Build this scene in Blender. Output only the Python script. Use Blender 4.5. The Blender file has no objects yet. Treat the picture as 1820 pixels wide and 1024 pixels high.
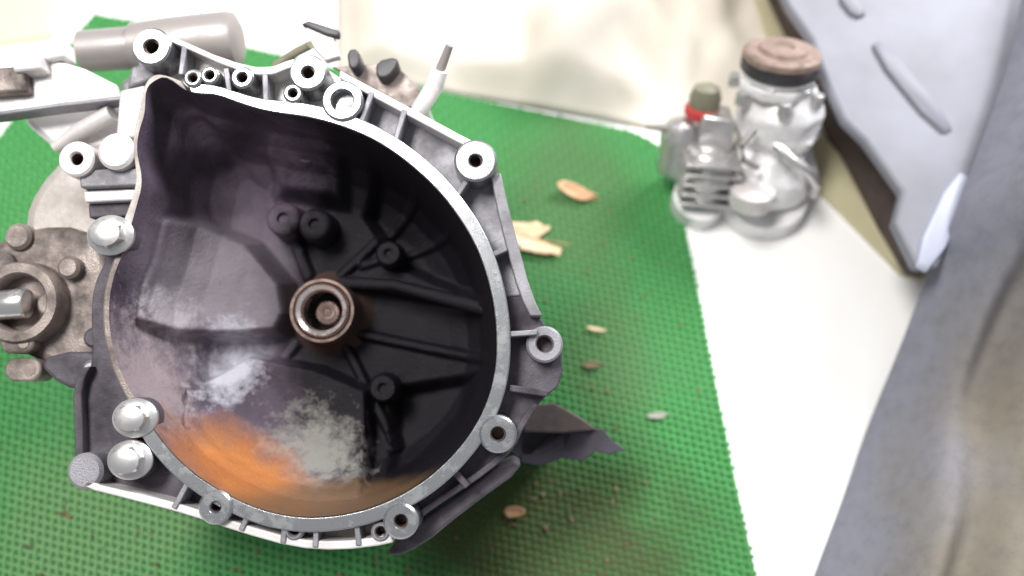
import bpy, bmesh, math, random
from mathutils import Vector, Matrix, noise
random.seed(7)
R = math.radians
S = bpy.context.scene
COL = S.collection

# ------------------------------------------------------------------ camera
PITCH = R(20)
H = 1.064
FPX = 1576.0                                  # focal length in pixels of an 1820 wide frame
cam_d = bpy.data.cameras.new('camera'); cam = bpy.data.objects.new('camera', cam_d)
COL.objects.link(cam); S.camera = cam
cam.location = (0, 0, H); cam.rotation_euler = (PITCH, 0, 0)
cam_d.sensor_width = 36; cam_d.lens = 36 * FPX / 1820
cam_d.clip_start = 0.01; cam_d.clip_end = 50
cam_d.dof.use_dof = True; cam_d.dof.focus_distance = 0.80; cam_d.dof.aperture_fstop = 1.7

# ------------------------------------------------------------------ world, lamps, exposure
W = bpy.data.worlds.new('World'); S.world = W; W.use_nodes = True
W.node_tree.nodes['Background'].inputs[0].default_value = (0.93, 0.95, 1.0, 1)
W.node_tree.nodes['Background'].inputs[1].default_value = 0.24

def area(name, loc, target, sx, sy, power, col):
    l = bpy.data.lights.new(name, 'AREA'); l.shape = 'RECTANGLE'; l.size = sx; l.size_y = sy
    l.energy = power; l.color = col
    o = bpy.data.objects.new(name, l); COL.objects.link(o); o.location = loc
    o.rotation_euler = (Vector(target) - Vector(loc)).to_track_quat('-Z', 'Y').to_euler()
    return o
area('ceiling_lamp', (-0.85, 0.72, 2.7), (-0.15, 0.45, 0), 1.1, 0.62, 62, (1.0, 0.98, 0.95))
area('window_light', (1.75, 2.45, 1.9), (-0.05, 0.4, 0.1), 1.3, 1.0, 112, (0.96, 0.97, 1.0))

S.view_settings.view_transform = 'Standard'
S.view_settings.look = 'None'
S.view_settings.gamma = 1
S.view_settings.use_curve_mapping = False
S.view_settings.exposure = 0.56
S.render.engine = 'CYCLES'

# ------------------------------------------------------------------ geometry of the view: pixel -> place
C = Vector((0, 0, H))
FWD = Vector((0, math.sin(PITCH), -math.cos(PITCH)))
UPV = Vector((0, math.cos(PITCH), math.sin(PITCH)))
def ray(px, py):
    return Vector(((px - 910) / FPX, 0, 0)) + UPV * ((512 - py) / FPX) + FWD
def G(px, py, z=0.0):                          # point of the horizontal plane at height z
    r = ray(px, py); return C + r * ((z - H) / r.z)

# gearbox frame: origin in the middle of the bell mouth, d = depth below the mouth
TILT = R(14)
P0 = C + ray(560, 582) * 0.80
EX = Vector((1, 0, 0)); EN = Vector((0, -math.sin(TILT), math.cos(TILT))); EY = EN.cross(EX)
def fp(px, py, d=0.0):                         # pixel -> (x, y) in the gearbox frame at depth d
    r = ray(px, py); o = P0 - EN * d
    t = (o - C).dot(EN) / r.dot(EN); q = C + r * t - P0
    return Vector((q.dot(EX), q.dot(EY)))
GB = Vector((P0.x, P0.y, 0.0))
def gl(x, y, d):                               # gearbox frame -> gearbox-empty coordinates
    return P0 + EX * x + EY * y - EN * d - GB
def ground_d(x, y, z=0.0):                     # depth at which (x, y) reaches height z
    p = P0 + EX * x + EY * y
    return (p.z - z) / EN.z

# ------------------------------------------------------------------ materials
def mat(name):
    m = bpy.data.materials.new(name); m.use_nodes = True
    return m, m.node_tree.nodes, m.node_tree.links, m.node_tree.nodes['Principled BSDF']
def N(nt, t, **kw):
    n = nt.new(t)
    for k, v in kw.items(): setattr(n, k, v)
    return n
def noise_node(n, l, co, scale, detail=6, rough=0.6, dist=0.0):
    x = n.new('ShaderNodeTexNoise'); x.inputs['Scale'].default_value = scale
    x.inputs['Detail'].default_value = detail; x.inputs['Roughness'].default_value = rough
    x.inputs['Distortion'].default_value = dist
    l.new(co, x.inputs['Vector']); return x
def ramp(n, l, src, a, b, ca=(0, 0, 0, 1), cb=(1, 1, 1, 1)):
    r = n.new('ShaderNodeValToRGB'); r.color_ramp.elements[0].position = a; r.color_ramp.elements[1].position = b
    r.color_ramp.elements[0].color = ca; r.color_ramp.elements[1].color = cb
    l.new(src, r.inputs[0]); return r
def mixc(n, l, fac, a, b):
    x = n.new('ShaderNodeMix'); x.data_type = 'RGBA'
    if hasattr(fac, 'is_linked') or not isinstance(fac, (int, float)): l.new(fac, x.inputs['Factor'])
    else: x.inputs['Factor'].default_value = fac
    for v, i in ((a, 6), (b, 7)):
        if isinstance(v, tuple): x.inputs[i].default_value = v + (1,) if len(v) == 3 else v
        else: l.new(v, x.inputs[i])
    return x.outputs[2]
def bump(n, l, h, strength, dist, bsdf):
    b = n.new('ShaderNodeBump'); b.inputs['Strength'].default_value = strength; b.inputs['Distance'].default_value = dist
    l.new(h, b.inputs['Height']); l.new(b.outputs[0], bsdf.inputs['Normal']); return b
def sphere_mask(n, l, co, centre, radius, soft, stretch=(1, 1, 1), rotz=0.0):
    mp = n.new('ShaderNodeMapping'); mp.vector_type = 'TEXTURE'
    mp.inputs['Location'].default_value = centre; mp.inputs['Rotation'].default_value = (0, 0, rotz)
    mp.inputs['Scale'].default_value = tuple(radius * s for s in stretch)
    l.new(co, mp.inputs['Vector'])
    ln = n.new('ShaderNodeVectorMath'); ln.operation = 'LENGTH'; l.new(mp.outputs[0], ln.inputs[0])
    return ln.outputs['Value']

def metal(name, base, dirt, metallic=0.75, rough=0.42, cov=(0.45, 0.72), scale=28, grain=900, bs=0.25):
    m, n, l, b = mat(name)
    co = n.new('ShaderNodeTexCoord').outputs['Object']
    a = noise_node(n, l, co, scale, 8, 0.65)
    g = noise_node(n, l, co, grain, 3, 0.6)
    f = ramp(n, l, a.outputs['Fac'], cov[0], cov[1])
    c = mixc(n, l, f.outputs[0], base, dirt)
    l.new(c, b.inputs['Base Color'])
    mr = n.new('ShaderNodeMapRange'); mr.inputs[3].default_value = rough; mr.inputs[4].default_value = min(1, rough + 0.35)
    l.new(f.outputs[0], mr.inputs[0]); l.new(mr.outputs[0], b.inputs['Roughness'])
    mm = n.new('ShaderNodeMapRange'); mm.inputs[3].default_value = metallic; mm.inputs[4].default_value = metallic * 0.3
    l.new(f.outputs[0], mm.inputs[0]); l.new(mm.outputs[0], b.inputs['Metallic'])
    bump(n, l, g.outputs['Fac'], bs, 0.0012, b)
    return m
M = {}
M['machined'] = metal('machined_aluminium', (0.35, 0.36, 0.37), (0.15, 0.14, 0.135), 0.85, 0.25, (0.50, 0.80), 55, 1100, 0.14)
M['cast'] = metal('cast_aluminium', (0.29, 0.285, 0.31), (0.12, 0.11, 0.115), 0.45, 0.45, (0.42, 0.78), 24, 700, 0.45)
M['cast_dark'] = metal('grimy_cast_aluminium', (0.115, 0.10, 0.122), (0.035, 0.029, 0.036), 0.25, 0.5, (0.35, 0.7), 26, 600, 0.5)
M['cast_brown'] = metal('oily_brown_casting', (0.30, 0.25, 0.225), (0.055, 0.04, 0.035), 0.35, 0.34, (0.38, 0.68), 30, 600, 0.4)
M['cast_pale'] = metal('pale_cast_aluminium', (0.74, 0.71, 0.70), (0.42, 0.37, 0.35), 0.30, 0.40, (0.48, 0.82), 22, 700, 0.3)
M['cast_tan'] = metal('tan_cast_aluminium', (0.46, 0.42, 0.39), (0.28, 0.24, 0.22), 0.2, 0.45, (0.42, 0.78), 22, 700, 0.4)
M['steel'] = metal('bright_steel', (0.78, 0.76, 0.74), (0.4, 0.35, 0.3), 0.95, 0.22, (0.55, 0.9), 40, 1200, 0.06)
M['bright'] = metal('bright_cast_alloy', (0.84, 0.83, 0.83), (0.44, 0.41, 0.40), 0.3, 0.46, (0.5, 0.85), 30, 700, 0.25)
M['bearing'] = metal('worn_brown_steel', (0.42, 0.34, 0.30), (0.16, 0.11, 0.09), 0.85, 0.28, (0.45, 0.8), 60, 1200, 0.1)
M['dark_steel'] = metal('oily_dark_steel', (0.14, 0.09, 0.075), (0.05, 0.035, 0.03), 0.6, 0.35, (0.4, 0.75), 60, 1200, 0.1)
M['pink_steel'] = metal('pinkish_polished_steel', (0.92, 0.83, 0.79), (0.60, 0.48, 0.43), 0.95, 0.24, (0.5, 0.85), 60, 1200, 0.06)
M['zinc'] = metal('zinc_plated_steel', (0.60, 0.59, 0.585), (0.32, 0.29, 0.26), 0.8, 0.3, (0.5, 0.85), 50, 1200, 0.08)
M['grey_steel'] = metal('painted_grey_steel', (0.34, 0.31, 0.30), (0.25, 0.22, 0.20), 0.35, 0.38, (0.4, 0.8), 14, 900, 0.1)
M['black'] = metal('black_plastic', (0.035, 0.032, 0.036), (0.08, 0.07, 0.07), 0.0, 0.45, (0.5, 0.8), 40, 900, 0.1)
M['olive'] = metal('olive_plastic', (0.20, 0.19, 0.13), (0.10, 0.09, 0.07), 0.0, 0.5, (0.5, 0.8), 40, 900, 0.1)
M['white_plastic'] = metal('white_plastic', (0.78, 0.76, 0.74), (0.55, 0.5, 0.46), 0.0, 0.4, (0.55, 0.85), 40, 900, 0.1)
M['red'] = metal('red_plastic', (0.52, 0.05, 0.05), (0.3, 0.04, 0.04), 0.0, 0.45, (0.5, 0.8), 40, 900, 0.1)
M['brown_disc'] = metal('brown_friction_disc', (0.30, 0.215, 0.175), (0.12, 0.085, 0.07), 0.15, 0.5, (0.4, 0.75), 45, 700, 0.3)
M['rust_brown'] = metal('rusty_brown_steel', (0.10, 0.078, 0.068), (0.05, 0.04, 0.042), 0.1, 0.6, (0.4, 0.75), 24, 500, 0.4)
M['dark_brown'] = metal('underside_shade_brown', (0.085, 0.06, 0.055), (0.04, 0.03, 0.03), 0.0, 0.7, (0.4, 0.8), 20, 500, 0.3)
M['violet_rubber'] = metal('dark_rubber', (0.045, 0.040, 0.055), (0.028, 0.025, 0.032), 0.0, 0.6, (0.4, 0.8), 20, 500, 0.3)

def interior_mat():
    m, n, l, b = mat('dirty_shaded_bell_interior')
    co = n.new('ShaderNodeTexCoord').outputs['Object']
    a = noise_node(n, l, co, 16, 8, 0.62, 0.4)
    c = mixc(n, l, ramp(n, l, a.outputs['Fac'], 0.35, 0.68).outputs[0], (0.118, 0.088, 0.124), (0.043, 0.032, 0.046))
    fine = noise_node(n, l, co, 120, 5, 0.7)
    wob = noise_node(n, l, co, 22, 5, 0.6)
    def blob(px, py, d, radius, stretch, rotz, col, amt, col_in, e0=0.55, e1=1.15, wobble=0.7, wn=None):
        p = fp(px, py, d); cc = gl(p.x, p.y, d)
        v = sphere_mask(n, l, co, cc, radius, 0, stretch, rotz)
        ad = n.new('ShaderNodeMath'); ad.operation = 'MULTIPLY_ADD'
        l.new((wn or wob).outputs['Fac'], ad.inputs[0]); ad.inputs[1].default_value = wobble; l.new(v, ad.inputs[2])
        sub = n.new('ShaderNodeMath'); sub.operation = 'SUBTRACT'; l.new(ad.outputs[0], sub.inputs[0]); sub.inputs[1].default_value = wobble * 0.5
        r = ramp(n, l, sub.outputs[0], e0, e1, (amt, amt, amt, 1), (0, 0, 0, 1))
        return mixc(n, l, r.outputs[0], col_in, col)
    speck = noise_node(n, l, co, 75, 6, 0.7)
    # shade painted black over one half; painted lit tones, highlights and a rust-orange wash opposite
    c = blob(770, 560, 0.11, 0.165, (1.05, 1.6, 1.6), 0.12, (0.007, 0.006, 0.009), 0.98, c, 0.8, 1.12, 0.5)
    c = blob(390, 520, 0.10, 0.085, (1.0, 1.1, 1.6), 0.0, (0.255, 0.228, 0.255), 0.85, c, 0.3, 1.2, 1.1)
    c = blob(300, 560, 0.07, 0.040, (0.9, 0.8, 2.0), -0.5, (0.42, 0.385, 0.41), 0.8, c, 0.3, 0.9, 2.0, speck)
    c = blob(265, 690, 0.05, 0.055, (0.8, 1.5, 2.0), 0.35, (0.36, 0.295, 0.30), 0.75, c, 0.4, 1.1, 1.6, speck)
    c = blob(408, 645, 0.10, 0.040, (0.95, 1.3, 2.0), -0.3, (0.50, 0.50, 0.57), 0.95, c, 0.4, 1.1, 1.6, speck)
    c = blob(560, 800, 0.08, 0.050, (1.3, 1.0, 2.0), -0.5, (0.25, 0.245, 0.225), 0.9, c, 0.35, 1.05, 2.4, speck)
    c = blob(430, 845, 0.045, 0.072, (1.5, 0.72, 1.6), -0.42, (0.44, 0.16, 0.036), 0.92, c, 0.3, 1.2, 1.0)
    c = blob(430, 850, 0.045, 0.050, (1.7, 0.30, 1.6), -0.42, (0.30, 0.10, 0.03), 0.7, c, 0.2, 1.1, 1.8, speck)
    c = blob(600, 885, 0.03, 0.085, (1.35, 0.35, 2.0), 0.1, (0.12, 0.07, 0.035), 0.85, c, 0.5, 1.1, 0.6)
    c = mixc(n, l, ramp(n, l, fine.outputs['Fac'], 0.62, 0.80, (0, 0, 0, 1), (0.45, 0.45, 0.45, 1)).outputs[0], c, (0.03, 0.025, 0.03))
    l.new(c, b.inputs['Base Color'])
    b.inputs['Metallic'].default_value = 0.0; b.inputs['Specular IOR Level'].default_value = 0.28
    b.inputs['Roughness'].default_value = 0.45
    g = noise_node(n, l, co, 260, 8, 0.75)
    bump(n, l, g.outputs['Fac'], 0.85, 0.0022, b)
    return m
M['interior'] = interior_mat()

def mat_mat():
    m, n, l, b = mat('green_plastic_mesh')
    co = n.new('ShaderNodeTexCoord').outputs['Object']
    a = noise_node(n, l, co, 7, 8, 0.62, 0.5)
    d = noise_node(n, l, co, 90, 4, 0.7)
    c = mixc(n, l, d.outputs['Fac'], (0.038, 0.240, 0.050), (0.082, 0.345, 0.105))
    def dirt(px, py, rad, st, rz, col, amt, c):
        v = sphere_mask(n, l, co, G(px, py), rad, 0, st, rz)
        ad = n.new('ShaderNodeMath'); ad.operation = 'MULTIPLY_ADD'
        l.new(a.outputs['Fac'], ad.inputs[0]); ad.inputs[1].default_value = 1.1; l.new(v, ad.inputs[2])
        sub = n.new('ShaderNodeMath'); sub.operation = 'SUBTRACT'; l.new(ad.outputs[0], sub.inputs[0]); sub.inputs[1].default_value = 0.55
        r = ramp(n, l, sub.outputs[0], 0.4, 1.1, (amt, amt, amt, 1), (0, 0, 0, 1))
        return mixc(n, l, r.outputs[0], c, col)
    c = dirt(960, 950, 0.24, (1.15, 0.62, 4), -0.25, (0.065, 0.060, 0.018), 0.92, c)
    c = dirt(1010, 360, 0.16, (0.75, 1.1, 4), 0, (0.10, 0.13, 0.05), 0.55, c)
    c = dirt(1080, 640, 0.09, (0.9, 1.2, 4), 0, (0.12, 0.15, 0.06), 0.5, c)
    c = dirt(190, 930, 0.17, (1.3, 0.8, 4), 0.2, (0.21, 0.33, 0.14), 0.55, c)  # paler patch: brightness of the near left painted into the green
    l.new(c, b.inputs['Base Color'])
    b.inputs['Roughness'].default_value = 0.6; b.inputs['Specular IOR Level'].default_value = 0.3
    bump(n, l, d.outputs['Fac'], 0.2, 0.001, b)
    return m
M['mat'] = mat_mat()

def simple(name, c1, c2, scale, rough, grain=300, bs=0.2, bd=0.001, metallic=0.0, stretch=None, cov=(0.35, 0.7)):
    m, n, l, b = mat(name)
    co = n.new('ShaderNodeTexCoord').outputs['Object']
    if stretch:
        mp = n.new('ShaderNodeMapping'); mp.inputs['Scale'].default_value = stretch; l.new(co, mp.inputs['Vector']); co = mp.outputs[0]
    a = noise_node(n, l, co, scale, 6, 0.55)
    g = noise_node(n, l, co, grain, 4, 0.6)
    l.new(mixc(n, l, ramp(n, l, a.outputs['Fac'], *cov).outputs[0], c1, c2), b.inputs['Base Color'])
    b.inputs['Roughness'].default_value = rough; b.inputs['Metallic'].default_value = metallic
    bump(n, l, g.outputs['Fac'], bs, bd, b)
    return m
M['backing'] = simple('dark_green_backing', (0.022, 0.125, 0.030), (0.035, 0.10, 0.028), 9, 0.7, 300, 0.2)
M['bench'] = simple('white_laminate', (0.90, 0.895, 0.88), (0.86, 0.85, 0.82), 6, 0.45, 400, 0.1)
M['paper'] = simple('cream_paper', (0.72, 0.675, 0.60), (0.58, 0.515, 0.42), 5, 0.75, 260, 0.2)  # darker second tone paints warm fold shadows into the colour
M['yellow_paper'] = simple('pale_yellow_card', (0.74, 0.69, 0.44), (0.68, 0.62, 0.38), 8, 0.7, 300, 0.2)
M['shadow_khaki'] = simple('painted_shadow_khaki', (0.50, 0.46, 0.30), (0.42, 0.38, 0.24), 8, 0.6, 300, 0.2)
M['panel'] = simple('grey_painted_metal', (0.225, 0.228, 0.268), (0.165, 0.165, 0.19), 9, 0.55, 500, 0.15)
M['panel_highlight'] = simple('edge_highlight_grey', (0.42, 0.44, 0.54), (0.38, 0.40, 0.49), 5, 0.5, 500, 0.1)
def cloth_mat():
    m, n, l, b = mat('grey_olive_cloth')
    uv = n.new('ShaderNodeTexCoord').outputs['UV']; co = n.new('ShaderNodeTexCoord').outputs['Object']
    sx = n.new('ShaderNodeSeparateXYZ'); l.new(uv, sx.inputs[0])
    a = noise_node(n, l, co, 6, 5, 0.55)
    ad = n.new('ShaderNodeMath'); ad.operation = 'MULTIPLY_ADD'; l.new(a.outputs['Fac'], ad.inputs[0]); ad.inputs[1].default_value = 0.5; l.new(sx.outputs[0], ad.inputs[2])
    c = mixc(n, l, ramp(n, l, ad.outputs[0], 0.38, 0.62).outputs[0], (0.245, 0.247, 0.295), (0.235, 0.210, 0.168))
    f = noise_node(n, l, co, 60, 6, 0.7)
    c = mixc(n, l, ramp(n, l, f.outputs['Fac'], 0.45, 0.75, (0, 0, 0, 1), (0.35, 0.35, 0.35, 1)).outputs[0], c, (0.09, 0.085, 0.09))
    l.new(c, b.inputs['Base Color']); b.inputs['Roughness'].default_value = 0.9; b.inputs['Specular IOR Level'].default_value = 0.2
    w1 = n.new('ShaderNodeTexWave'); w1.inputs['Scale'].default_value = 420; w1.bands_direction = 'X'; l.new(co, w1.inputs['Vector'])
    w2 = n.new('ShaderNodeTexWave'); w2.inputs['Scale'].default_value = 420; w2.bands_direction = 'Y'; l.new(co, w2.inputs['Vector'])
    sm_ = n.new('ShaderNodeMath'); sm_.operation = 'ADD'; l.new(w1.outputs['Fac'], sm_.inputs[0]); l.new(w2.outputs['Fac'], sm_.inputs[1])
    bump(n, l, sm_.outputs[0], 0.5, 0.0006, b)
    return m
M['cloth'] = cloth_mat()
M['leaf'] = simple('dry_leaf', (0.60, 0.36, 0.20), (0.44, 0.24, 0.11), 60, 0.6, 300, 0.4)
M['pale_leaf'] = simple('pale_dry_leaf', (0.80, 0.60, 0.40), (0.68, 0.45, 0.26), 60, 0.6, 300, 0.4)
M['grit'] = simple('dry_crumbs', (0.26, 0.18, 0.10), (0.09, 0.065, 0.04), 90, 0.8, 300, 0.3)
M['chip'] = simple('pale_chip', (0.36, 0.36, 0.31), (0.26, 0.25, 0.2), 60, 0.6, 300, 0.4)

# ------------------------------------------------------------------ mesh helpers
def obj(name, verts, faces, m, parent=None, smooth=35, bevel=0.0, seg=2):
    me = bpy.data.meshes.new(name)
    me.from_pydata([tuple(v) for v in verts], [], faces)
    bm = bmesh.new(); bm.from_mesh(me)
    bmesh.ops.recalc_face_normals(bm, faces=bm.faces); bm.to_mesh(me); bm.free()
    me.materials.append(m)
    me.polygons.foreach_set('use_smooth', [True] * len(me.polygons))
    me.set_sharp_from_angle(angle=R(smooth))
    o = bpy.data.objects.new(name, me); COL.objects.link(o)
    if parent: o.parent = parent
    if bevel:
        b = o.modifiers.new('bevel', 'BEVEL'); b.width = bevel; b.segments = seg; b.limit_method = 'ANGLE'; b.angle_limit = R(40)
        b.harden_normals = False
        me.set_sharp_from_angle(angle=R(80))
    return o
def tag(o, label=None, cat=None, group=None, kind=None):
    for k, v in (('label', label), ('category', cat), ('group', group), ('kind', kind)):
        if v: o[k] = v
    return o
def empty(name, loc):
    o = bpy.data.objects.new(name, None); COL.objects.link(o); o.location = loc; o.empty_display_size = 0.05
    return o

class MB:
    """collects faces; T maps local (x, y, d) to the parent's coordinates"""
    def __init__(s, T=gl): s.v = []; s.f = []; s.T = T
    def add(s, vs, fs):
        o = len(s.v); s.v += [s.T(*p) for p in vs]; s.f += [tuple(i + o for i in f) for f in fs]
    def prism(s, pts, d0, d1, shrink=1.0):
        n = len(pts); c = sum((Vector(p) for p in pts), Vector((0, 0))) / n
        f0 = d0 if callable(d0) else (lambda x, y: d0)
        f1 = d1 if callable(d1) else (lambda x, y: d1)
        vs = [(p[0], p[1], f0(*p)) for p in pts]
        for p in pts:
            q = c + (Vector(p) - c) * shrink; vs.append((q.x, q.y, f1(q.x, q.y)))
        fs = [tuple(range(n)), tuple(range(2 * n - 1, n - 1, -1))]
        fs += [(i, (i + 1) % n, n + (i + 1) % n, n + i) for i in range(n)]
        s.add(vs, fs)
    def lathe(s, c, prof, n=32, sx=1.0, sy=1.0, rot=0.0):   # closed loop profile [(r, d)], first/last r = 0 close the ends
        vs = []; idx = []
        cr, sr = math.cos(rot), math.sin(rot)
        for r, d in prof:
            if r <= 1e-6: idx.append([len(vs)]); vs.append((c[0], c[1], d))
            else:
                row = []
                for i in range(n):
                    a = 2 * math.pi * i / n; x = r * math.cos(a) * sx; y = r * math.sin(a) * sy
                    row.append(len(vs)); vs.append((c[0] + x * cr - y * sr, c[1] + x * sr + y * cr, d))
                idx.append(row)
        fs = []
        for a, b in zip(idx, idx[1:]):
            for i in range(n):
                j = (i + 1) % n
                if len(a) == 1: fs.append((a[0], b[i], b[j]))
                elif len(b) == 1: fs.append((a[i], a[j], b[0]))
                else: fs.append((a[i], a[j], b[j], b[i]))
        s.add(vs, fs)
    def bar(s, p, q, w, d0, d1):                         # straight bar between two (x, y) points
        p = Vector(p); q = Vector(q); t = (q - p).normalized(); nn = Vector((-t.y, t.x)) * w / 2
        s.prism([p + nn, q + nn, q - nn, p - nn], d0, d1)
    def tube(s, pts, rad, n=12):                         # pts (x, y, d), rad scalar or list
        pts = [Vector(p) for p in pts]; rad = rad if isinstance(rad, (list, tuple)) else [rad] * len(pts)
        vs = []; fs = []
        for k, p in enumerate(pts):
            t = (pts[min(k + 1, len(pts) - 1)] - pts[max(k - 1, 0)]).normalized()
            u = t.cross(Vector((0.13, 0.2, 1))).normalized(); w = t.cross(u)
            for i in range(n):
                a = 2 * math.pi * i / n; vs.append(tuple(p + (u * math.cos(a) + w * math.sin(a)) * rad[k]))
        for k in range(len(pts) - 1):
            for i in range(n):
                j = (i + 1) % n; fs.append((k * n + i, k * n + j, (k + 1) * n + j, (k + 1) * n + i))
        fs.append(tuple(range(n))); fs.append(tuple(range((len(pts) - 1) * n, len(pts) * n)))
        s.add(vs, fs)
    def build(s, name, m, parent=None, smooth=35, bevel=0.0, seg=2):
        return obj(name, s.v, s.f, m, parent, smooth, bevel, seg)
def wl(x, y, z): return Vector((x, y, z))               # world coordinates

def sstep(a, b, x):
    t = min(1, max(0, (x - a) / (b - a))); return t * t * (3 - 2 * t)
def poly_sd(p, poly):                                    # signed distance, positive inside
    x, y = p; inside = False; best = 1e9
    n = len(poly)
    for i in range(n):
        ax, ay = poly[i]; bx, by = poly[(i + 1) % n]
        if (ay > y) != (by > y) and x < (bx - ax) * (y - ay) / (by - ay) + ax: inside = not inside
        dx, dy = bx - ax, by - ay
        t = max(0, min(1, ((x - ax) * dx + (y - ay) * dy) / (dx * dx + dy * dy + 1e-12)))
        best = min(best, math.hypot(x - ax - t * dx, y - ay - t * dy))
    return best if inside else -best
def chaikin(pts, k=2, closed=True):
    pts = [Vector(p) for p in pts]
    for _ in range(k):
        q = []
        m = len(pts)
        for i in range(m if closed else m - 1):
            a, b = pts[i], pts[(i + 1) % m]; q += [a * 0.75 + b * 0.25, a * 0.25 + b * 0.75]
        if not closed: q = [pts[0]] + q + [pts[-1]]
        pts = q
    return pts

# ================================================================== setting: the white bench
def box_world(name, x0, x1, y0, y1, z0, z1, m):
    mb = MB(wl); mb.prism([(x0, y0), (x1, y0), (x1, y1), (x0, y1)], z0, z1)
    return mb.build(name, m, None, 30, 0.003)
bench = box_world('bench_top', -1.6, 1.7, -0.7, 2.6, -0.046, -0.006, M['bench'])
tag(bench, kind='structure')

# ================================================================== green mesh mat
MATPX = [(165, 22), (260, 40), (440, 82), (790, 163), (1000, 205), (1125, 231), (1172, 256), (1198, 305), (1222, 420),
         (1250, 560), (1276, 700), (1300, 815), (1345, 1024), (1390, 1210), (-500, 1210), (-500, 900), (-150, 430), (112, 92)]
matpoly = [Vector((G(x, y).x, G(x, y).y)) for x, y in MATPX]
green_mat = empty('mesh_mat', (0, 0, -0.006))
tag(green_mat, 'green woven plastic mesh mat with brown dirt spread under the gearbox', 'mat')
base = MB(lambda x, y, z: Vector((x, y, z + 0.006)))
base.prism(matpoly, -0.006, -0.0038)
base.build('backing_sheet', M['backing'], green_mat)

def clip_line(p, t, poly):
    hits = []
    n = len(poly)
    for i in range(n):
        a = poly[i]; b = poly[(i + 1) % n]; e = b - a
        den = t.x * e.y - t.y * e.x
        if abs(den) < 1e-9: continue
        w = a - p
        s_ = (w.x * e.y - w.y * e.x) / den; u = (w.x * t.y - w.y * t.x) / den
        if 0 <= u < 1: hits.append(s_)
    hits.sort()
    return [(hits[i], hits[i + 1]) for i in range(0, len(hits) - 1, 2)]
CELL = 0.0093
tr = (matpoly[4] - matpoly[2]).normalized()              # rows run along the far edge
tc = (matpoly[11] - matpoly[8]).normalized()             # columns along the side edge
org = matpoly[5]
def strands(name, t, across, phase):
    vs, fs = [], []
    step = across
    tn = Vector((-t.y, t.x))
    w = CELL * 0.235
    for k in range(-190, 191):
        p = org + step * (k * CELL)
        for (s0, s1) in clip_line(p, t, matpoly):
            s0 += random.uniform(-0.003, 0.001); s1 += random.uniform(-0.001, 0.004)
            m_ = max(2, int((s1 - s0) / (CELL / 2)))
            o = len(vs)
            for i in range(m_ + 1):
                s_ = s0 + (s1 - s0) * i / m_
                q = p + t * s_
                z = -0.0028 + 0.0011 * math.cos(math.pi * (s_ / CELL + k + phase))
                jx = 0.0009 * noise.noise(Vector((q.x * 25, q.y * 25, phase * 9 + 3)))
                z += 0.0012 * noise.noise(Vector((q.x * 9, q.y * 9, 1)))
                for dx, dz in ((-w, -0.0016), (-w * 0.6, 0.0004), (w * 0.6, 0.0004), (w, -0.0016)):
                    r_ = q + tn * (dx + jx)
                    vs.append((r_.x, r_.y, z + dz + 0.006))
            for i in range(m_):
                for j in range(3):
                    a = o + i * 4 + j; fs.append((a, a + 1, a + 5, a + 4))
    return obj(name, vs, fs, M['mat'], green_mat, 60)
tag(strands('weft_strands', tr, tc, 0), kind='stuff')
tag(strands('warp_strands', tc, tr, 1), kind='stuff')

# ================================================================== gearbox
gear = empty('gearbox', GB)
tag(gear, 'car gearbox standing on the green mat with its open bell housing facing up', 'gearbox')
HUB = fp(572, 552, 0.10)
CEN = fp(545, 560, 0.0)
IN_PX = [(262, 153), (275, 143), (290, 136), (305, 142), (322, 156), (345, 168), (385, 168), (430, 186), (480, 200), (560, 210), (640, 236),
         (700, 270), (760, 320), (800, 365), (840, 425), (865, 490), (880, 560), (882, 640), (870, 700), (845, 757), (800, 815),
         (740, 865), (670, 900), (600, 917), (530, 920), (460, 905), (390, 872), (330, 830), (285, 780), (258, 735), (222, 680), (200, 620),
         (192, 560), (198, 500), (222, 440), (240, 375), (255, 322), (242, 270), (246, 235), (258, 200), (258, 170)]
inner = [fp(*p) for p in IN_PX]
OUT_PX = [(238, 62), (268, 50), (305, 62), (400, 104), (470, 120), (520, 100), (560, 94), (600, 120), (660, 152), (760, 205), (835, 246), (872, 262), (890, 300),
          (900, 350), (918, 420), (945, 520), (972, 575), (1003, 600), (1008, 680), (965, 715), (932, 760), (915, 800), (870, 842), (800, 888),
          (745, 925), (715, 958), (690, 970), (600, 981), (520, 976), (420, 948), (330, 917), (220, 888), (140, 868), (116, 842), (114, 760),
          (110, 690), (135, 640), (130, 560), (135, 500), (160, 450), (160, 380), (150, 330), (150, 260), (205, 245), (212, 170), (228, 110)]
outer = [fp(*p) for p in OUT_PX]
NT = 480
def radial(poly, c, th):
    t = Vector((math.cos(th), math.sin(th))); best = 0
    n = len(poly)
    for i in range(n):
        a = poly[i]; e = poly[(i + 1) % n] - a
        den = t.x * e.y - t.y * e.x
        if abs(den) < 1e-12: continue
        w = a - c
        s_ = (w.x * e.y - w.y * e.x) / den; u = (w.x * t.y - w.y * t.x) / den
        if 0 <= u <= 1 and s_ > best: best = s_
    return best
TH = [2 * math.pi * i / NT for i in range(NT)]
inner_s = chaikin(inner, 2)
outer_s = chaikin(outer, 1)
RI = [radial(inner_s, CEN, a) for a in TH]
RO = [radial(outer_s, CEN, a) for a in TH]
def smooth_ring(r, k):
    n = len(r); return [sum(r[(i + j) % n] for j in range(-k, k + 1)) / (2 * k + 1) for i in range(n)]
RIM_W = 0.0135
def local_px(th):                                        # which way, in degrees, photograph-wise
    return math.degrees(th) % 360
RR = []
for i, a in enumerate(TH):
    w = RIM_W
    g = local_px(a)
    if 100 < g < 150: w = 0.012
    if 160 < g < 215: w = 0.009
    RR.append(min(RI[i] + w, RO[i] - 0.004))
RR = smooth_ring(RR, 3)

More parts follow.
